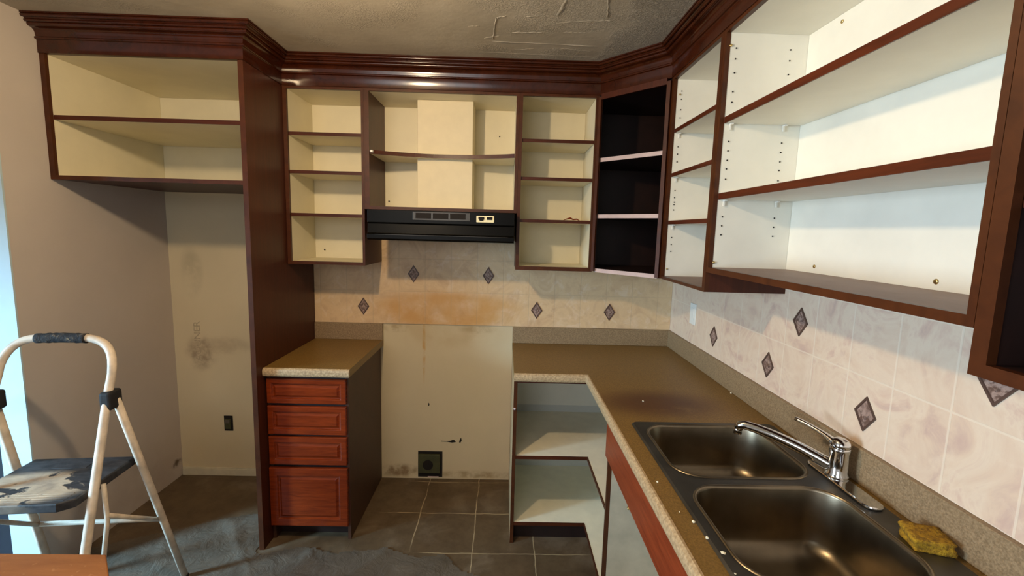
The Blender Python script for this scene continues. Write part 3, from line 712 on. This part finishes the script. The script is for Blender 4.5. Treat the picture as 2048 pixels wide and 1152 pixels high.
# crumbs on the worktop edge
for x, y, s_, lab in ((-.552, -1.870, .007, 'white plaster crumb on the worktop edge, largest of the scatter'), (-.563, -1.818, .0045, 'small white crumb on the worktop just beyond the largest crumb'),
                  (-.571, -1.760, .0045, 'small white crumb beside the front corner of the near sink bowl'), (-.556, -1.932, .0055, 'white crumb nearest the camera on the worktop edge'),
                  (-.600, -1.583, .0035, 'tiny white crumb on the worktop beside the far sink bowl'), (-.590, -1.72, .002, 'tiniest white speck on the worktop beside the sink'),
                  (-.028, -.845, .004, 'white crumb against the right wall upstand beyond the sink'), (-.455, -.965, .004, 'pale crumb lying on the reddish scorch of the worktop')):
    bm = bmesh.new(); bmesh.ops.create_icosphere(bm, subdivisions=1, radius=s_)
    for v in bm.verts: v.co = Vector((v.co.x*random.uniform(.7, 1.2)+x, v.co.y*random.uniform(.8, 1.5)+y, max(.9107, v.co.z*.7+.9107+s_*.35)))
    tag(mk('plaster_crumb', bm, 'chip'), lab, 'crumb', 'plaster crumbs on the worktop')

# ------------------------------------------------------------ electrical bits
ws = empty('wall_outlet', 'white plastic outlet plate on the right wall tiles near the corner', 'outlet', (-.012, -.342, 1.12))
mk('cover_plate', BX((-.014, -.378, 1.118), (-.0083, -.306, 1.232)), 'plate', ws, bevel=.002)
mk('socket_insert', BX((-.017, -.359, 1.142), (-.0142, -.325, 1.208)), 'plate', ws, bevel=.001)
ow = empty('bare_outlet', 'bare electrical outlet without a cover low in the fridge alcove', 'outlet', (-2.755, -.005, .29))
mk('wall_box', BX((-2.782, -.003, .298), (-2.728, -.0005, .396)), 'hole', ow)
bm = bmesh.new(); box(bm, (-2.774, -.010, .310), (-2.740, -.0035, .376)); mk('receptacle', bm, 'green', ow, bevel=.004)
mk('socket_face', BX((-2.770, -.013, .350), (-2.744, -.0103, .372)), 'sheet', ow, bevel=.003)
rb = empty('range_outlet_box', 'dark green range outlet box set low in the wall of the stove gap', 'outlet', (-1.487, -.01, .02))
mk('wall_opening', BX((-1.565, -.003, .012), (-1.410, -.0005, .185)), 'hole', rb)
bm = bmesh.new(); box(bm, (-1.562, -.018, .042), (-1.424, -.0035, .170)); q = mk('box_face', bm, 'green', rb, bevel=.004)
bm = bmesh.new(); lathe(bm, (-1.500, -.0182, .100), [(.033, 0), (.033, .0012)], 24, Vector((0, -1, 0))); mk('round_socket', bm, 'hole', q)
bm = bmesh.new(); pts = [(-1.475, 0), (-1.44, .004), (-1.415, .0), (-1.425, .018), (-1.445, .022), (-1.465, .02)]
bm = bmesh.new(); box(bm, (-1.50, -.024, .018), (-1.43, -.0185, .026)); mk('cable_end', bm, 'pale_edge', q, bevel=.003)
def wall_hole(pts, label):
    bm = bmesh.new(); a_ = [bm.verts.new((x, -.0022, z)) for x, z in pts]; b_ = [bm.verts.new((x, -.0004, z)) for x, z in pts]; n_ = len(pts)
    bm.faces.new(a_); bm.faces.new(b_[::-1]); [bm.faces.new((a_[k], b_[k], b_[(k+1) % n_], a_[(k+1) % n_])) for k in range(n_)]
    tag(mk('wall_hole', bm, 'hole'), label, 'hole', 'tears in the stove gap wall')
wall_hole([(-1.42, .252), (-1.385, .252), (-1.350, .246), (-1.325, .250), (-1.335, .262), (-1.345, .264), (-1.360, .257), (-1.385, .255), (-1.42, .256)], 'long thin tear in the plaster above the range outlet box')
wall_hole([(-1.305, .247), (-1.295, .247), (-1.288, .262), (-1.292, .280), (-1.298, .272), (-1.302, .26)], 'short upright tear in the plaster right of the long thin tear')
wall_hole([(-1.502, .490), (-1.496, .486), (-1.494, .500), (-1.500, .508)], 'tiny dark nick halfway up the stove gap wall')

# faded print on the alcove wall
cu = bpy.data.curves.new('faded_lettering', 'FONT'); cu.body = 'AOUNER'; cu.size = .075; cu.extrude = .0004; cu.space_character = .95
fo = bpy.data.objects.new('faded_lettering', cu); COL.objects.link(fo); fo.location = (-2.90, -.0008, .745); fo.rotation_euler = (math.radians(90), math.radians(-90), 0)
fo.scale = (.85, .75, 1); cu.materials.append(M['letter'])
dg = bpy.context.evaluated_depsgraph_get(); me = bpy.data.meshes.new_from_object(fo.evaluated_get(dg)); bpy.data.objects.remove(fo)
fo = bpy.data.objects.new('faded_lettering', me); COL.objects.link(fo); fo.location = (-2.90, -.0008, .745); fo.rotation_euler = (math.radians(90), math.radians(-90), 0); fo.scale = (.85, .75, 1)
tag(fo, 'faded brown lettering running up the fridge alcove wall', 'lettering')

# ------------------------------------------------------------ floor sheet
bm = bmesh.new(); outl = [(-3.05, -.70), (-2.75, -.55), (-2.45, -.42), (-2.235, -.36), (-2.225, -.70), (-2.19, -.72), (-2.02, -.655), (-1.85, -.70), (-1.6, -.66), (-1.44, -.72), (-1.30, -.70), (-1.22, -.80), (-1.0, -.88), (-.72, -.84), (-.66, -1.2), (-.66, -2.2), (-3.05, -2.2)]
def inside(x, y):
    c = False; n_ = len(outl)
    for i in range(n_):
        x1, y1 = outl[i]; x2, y2 = outl[(i+1) % n_]
        if (y1 > y) != (y2 > y) and x < (x2-x1)*(y-y1)/(y2-y1)+x1: c = not c
    return c
G = .01; vt = {}
def gv(i, j):
    if (i, j) not in vt:
        x, y = -3.05+i*G, -2.2+j*G; q = Vector((x, y, 0))
        h = .0025+.004*max(0, noise.noise(q*3)) + .010*max(0, 1-abs(noise.noise(q*2.3+Vector((4, 9, 1)))*9))*max(0, .4+noise.noise(q*1.3+Vector((2, 2, 2))))
        vt[(i, j)] = bm.verts.new((x+.008*noise.noise(q*20), y+.008*noise.noise(q*20+Vector((7, 0, 0))), h))
    return vt[(i, j)]
for i in range(240):
    for j in range(188):
        if inside(-3.05+(i+.5)*G, -2.2+(j+.5)*G): bm.faces.new((gv(i, j), gv(i+1, j), gv(i+1, j+1), gv(i, j+1)))
so = mk('floor_sheet', bm, 'sheet', smooth=True); tag(so, 'dusty wrinkled grey protective sheet spread on the floor in the foreground', 'sheet')

# ------------------------------------------------------------ step ladder (local frame, x across, -y towards the climber)
LW, LT, SF, SR, LZ, PZ, PB, PF, ZT = .192, .064, .41, .253, .945, .648, .134, -.194, 1.150
ORGL = (-2.69, -1.15, 0)
ld = empty('step_ladder', 'white tubular folding step ladder with black platform and torn black hand grip', 'ladder', ORGL, rz=.099)
W = lambda z: LW+LT*(LZ-z)
def rail_pts(s):
    return [(s*W(z), -SF*(LZ-z), z) for z in (.012, .3, .6, LZ)] + [(s*(LW-.001), SF*.08, LZ+.08)]
top = rail_pts(-1)
tc = lambda x, z: (x, SF*.9*(z-LZ), z)
arcL = bez(tc(-LW+.001, LZ+.08), tc(-LW+.002, LZ+.19), tc(-.13, ZT), tc(-.07, ZT+.004), 10)[1:]
arcR = bez(tc(.07, ZT+.004), tc(.13, ZT), tc(LW-.002, LZ+.19), tc(LW-.001, LZ+.08), 10)
bm = bmesh.new(); tube(bm, top+arcL+arcR[:-1]+rail_pts(1)[::-1], .0145, 14); mk('front_frame', bm, 'tube', ld, smooth=True)
bm = bmesh.new(); gp = [Vector(tc(-.085+.17*i/16, ZT+.004-.0003*abs(i-8))) for i in range(17)]
tube(bm, gp, [.0185+.003*noise.noise(Vector((i*.9, 0, 0))) for i in range(17)], 16); mk('hand_grip', bm, 'foam', ld, smooth=True)
for s in (-1, 1):
    bm = bmesh.new(); tube(bm, [(s*(W(z)+.012), SR*(LZ-z)+.02, z) for z in (LZ-.01, .6, .3, .012)], .0125, 12, flat=1.3); mk('rear_leg', bm, 'tube', ld, smooth=True)
    bm = bmesh.new(); box(bm, (s*(LW+.0)-.016, -.022, LZ-.045), (s*(LW)+.024 if s > 0 else s*LW+.016, .045, LZ+.025)); mk('hinge_clamp', bm, 'matte_black', ld, bevel=.01, seg=3)
    bm = bmesh.new(); tube(bm, [(s*(W(.63)-.022), -.05, .635), (s*(W(.5)-.02), -.06, .5), (s*(W(.3)-.015), -.13, .33)], .008, 10); mk('strut', bm, 'tube', ld, smooth=True)
    bm = bmesh.new(); tube(bm, [(s*(W(.5)-.018), -.058, .515), (s*(W(.4)+.005), SR*(LZ-.345)+.016, .345)], .009, 10); mk('brace', bm, 'tube', ld, smooth=True)
    for yy, dx in ((-SF*(LZ-.012), 0), (SR*(LZ-.012)+.02, .012)):
        bm = bmesh.new(); lathe(bm, (s*(W(.012)+dx), yy, 0), [(.0165, 0), (.0165, .014), (.015, .017)], 14); mk('rubber_foot', bm, 'matte_black', ld)
bm = bmesh.new(); tube(bm, [(-W(.345)-.005, SR*(LZ-.345)+.02, .345), (W(.345)+.005, SR*(LZ-.345)+.02, .345)], .010, 10); mk('cross_bar', bm, 'tube', ld, smooth=True)
# platform tray
hw = LW-.008; ch = .03
pl = [(-hw, PB), (-hw, PF+ch), (-hw+ch*1.3, PF), (hw-ch*1.3, PF), (hw, PF+ch), (hw, PB)]
bm = bmesh.new(); prism(bm, pl, PZ-.032, PZ); pf_ = mk('platform', bm, 'platform', ld, bevel=.005, seg=3)
for k in range(4): mk('tread_rib', BX((-hw+.03, PF+.02+k*.014, PZ-.0005), (hw-.03, PF+.026+k*.014, PZ+.0012)), 'platform', pf_, bevel=.0008)
mk('raised_pad', BX((-.06, .05, PZ-.0005), (.06, .10, PZ+.001)), 'platform', pf_, bevel=.0008)
pl2 = [(-.205, -.135), (-.205, -.30), (.205, -.30), (.205, -.135)]
bm = bmesh.new(); prism(bm, pl2, .30, .325); mk('step_tread', bm, 'matte_black', ld, bevel=.005)

# ------------------------------------------------------------ orange brown table in front
tb = empty('wooden_table', 'orange brown wooden table in front of the step ladder, bottom left corner', 'table', (-2.45, -1.95, 0))
ptsT = [(-2.85, -1.605), (-2.125, -1.60), (-2.03, -1.70), (-2.0, -2.3), (-2.85, -2.3)]
bm = bmesh.new(); prism(bm, ptsT, .655, .68); mk('tabletop', bm, 'table', tb, bevel=.003)
bm = bmesh.new(); box(bm, (-2.80, -1.67, .59), (-2.16, -1.652, .6545)); box(bm, (-2.80, -2.26, .59), (-2.06, -2.242, .6545)); mk('apron', bm, 'table', tb)
for x, y in ((-2.82, -1.66), (-2.17, -1.66), (-2.82, -2.27), (-2.06, -2.27)):
    bm = bmesh.new(); box(bm, (x-.02, y-.02, 0.003), (x+.02, y+.02, .6545)); mk('leg', bm, 'table', tb, bevel=.002)

# ------------------------------------------------------------ ceiling lamp
lm = empty('ceiling_light', 'bare warm bulb hanging in its holder from the ceiling above the room', 'lamp', (BULB[0], BULB[1], ZC))
bm = bmesh.new(); lathe(bm, (BULB[0], BULB[1], ZC-.03), [(.03, 0), (.06, .008), (.065, .0295)], 28); mk('canopy', bm, 'plate', lm, smooth=True)
bm = bmesh.new(); lathe(bm, (BULB[0], BULB[1], BULB[2]+.05), [(.018, 0), (.022, .01), (.022, .05), (.012, .06), (.006, .07), (.006, ZC-.03-BULB[2]-.05)], 20); mk('bulb_holder', bm, 'plate', lm, smooth=True)
bm = bmesh.new(); bmesh.ops.create_uvsphere(bm, u_segments=24, v_segments=16, radius=.032)
for v in bm.verts:
    if v.co.z > 0: v.co.x *= 1-.45*(v.co.z/.032)**2; v.co.y *= 1-.45*(v.co.z/.032)**2; v.co.z *= 1.7
    v.co += Vector(BULB)
mk('bulb', bm, 'bulb', lm, smooth=True)
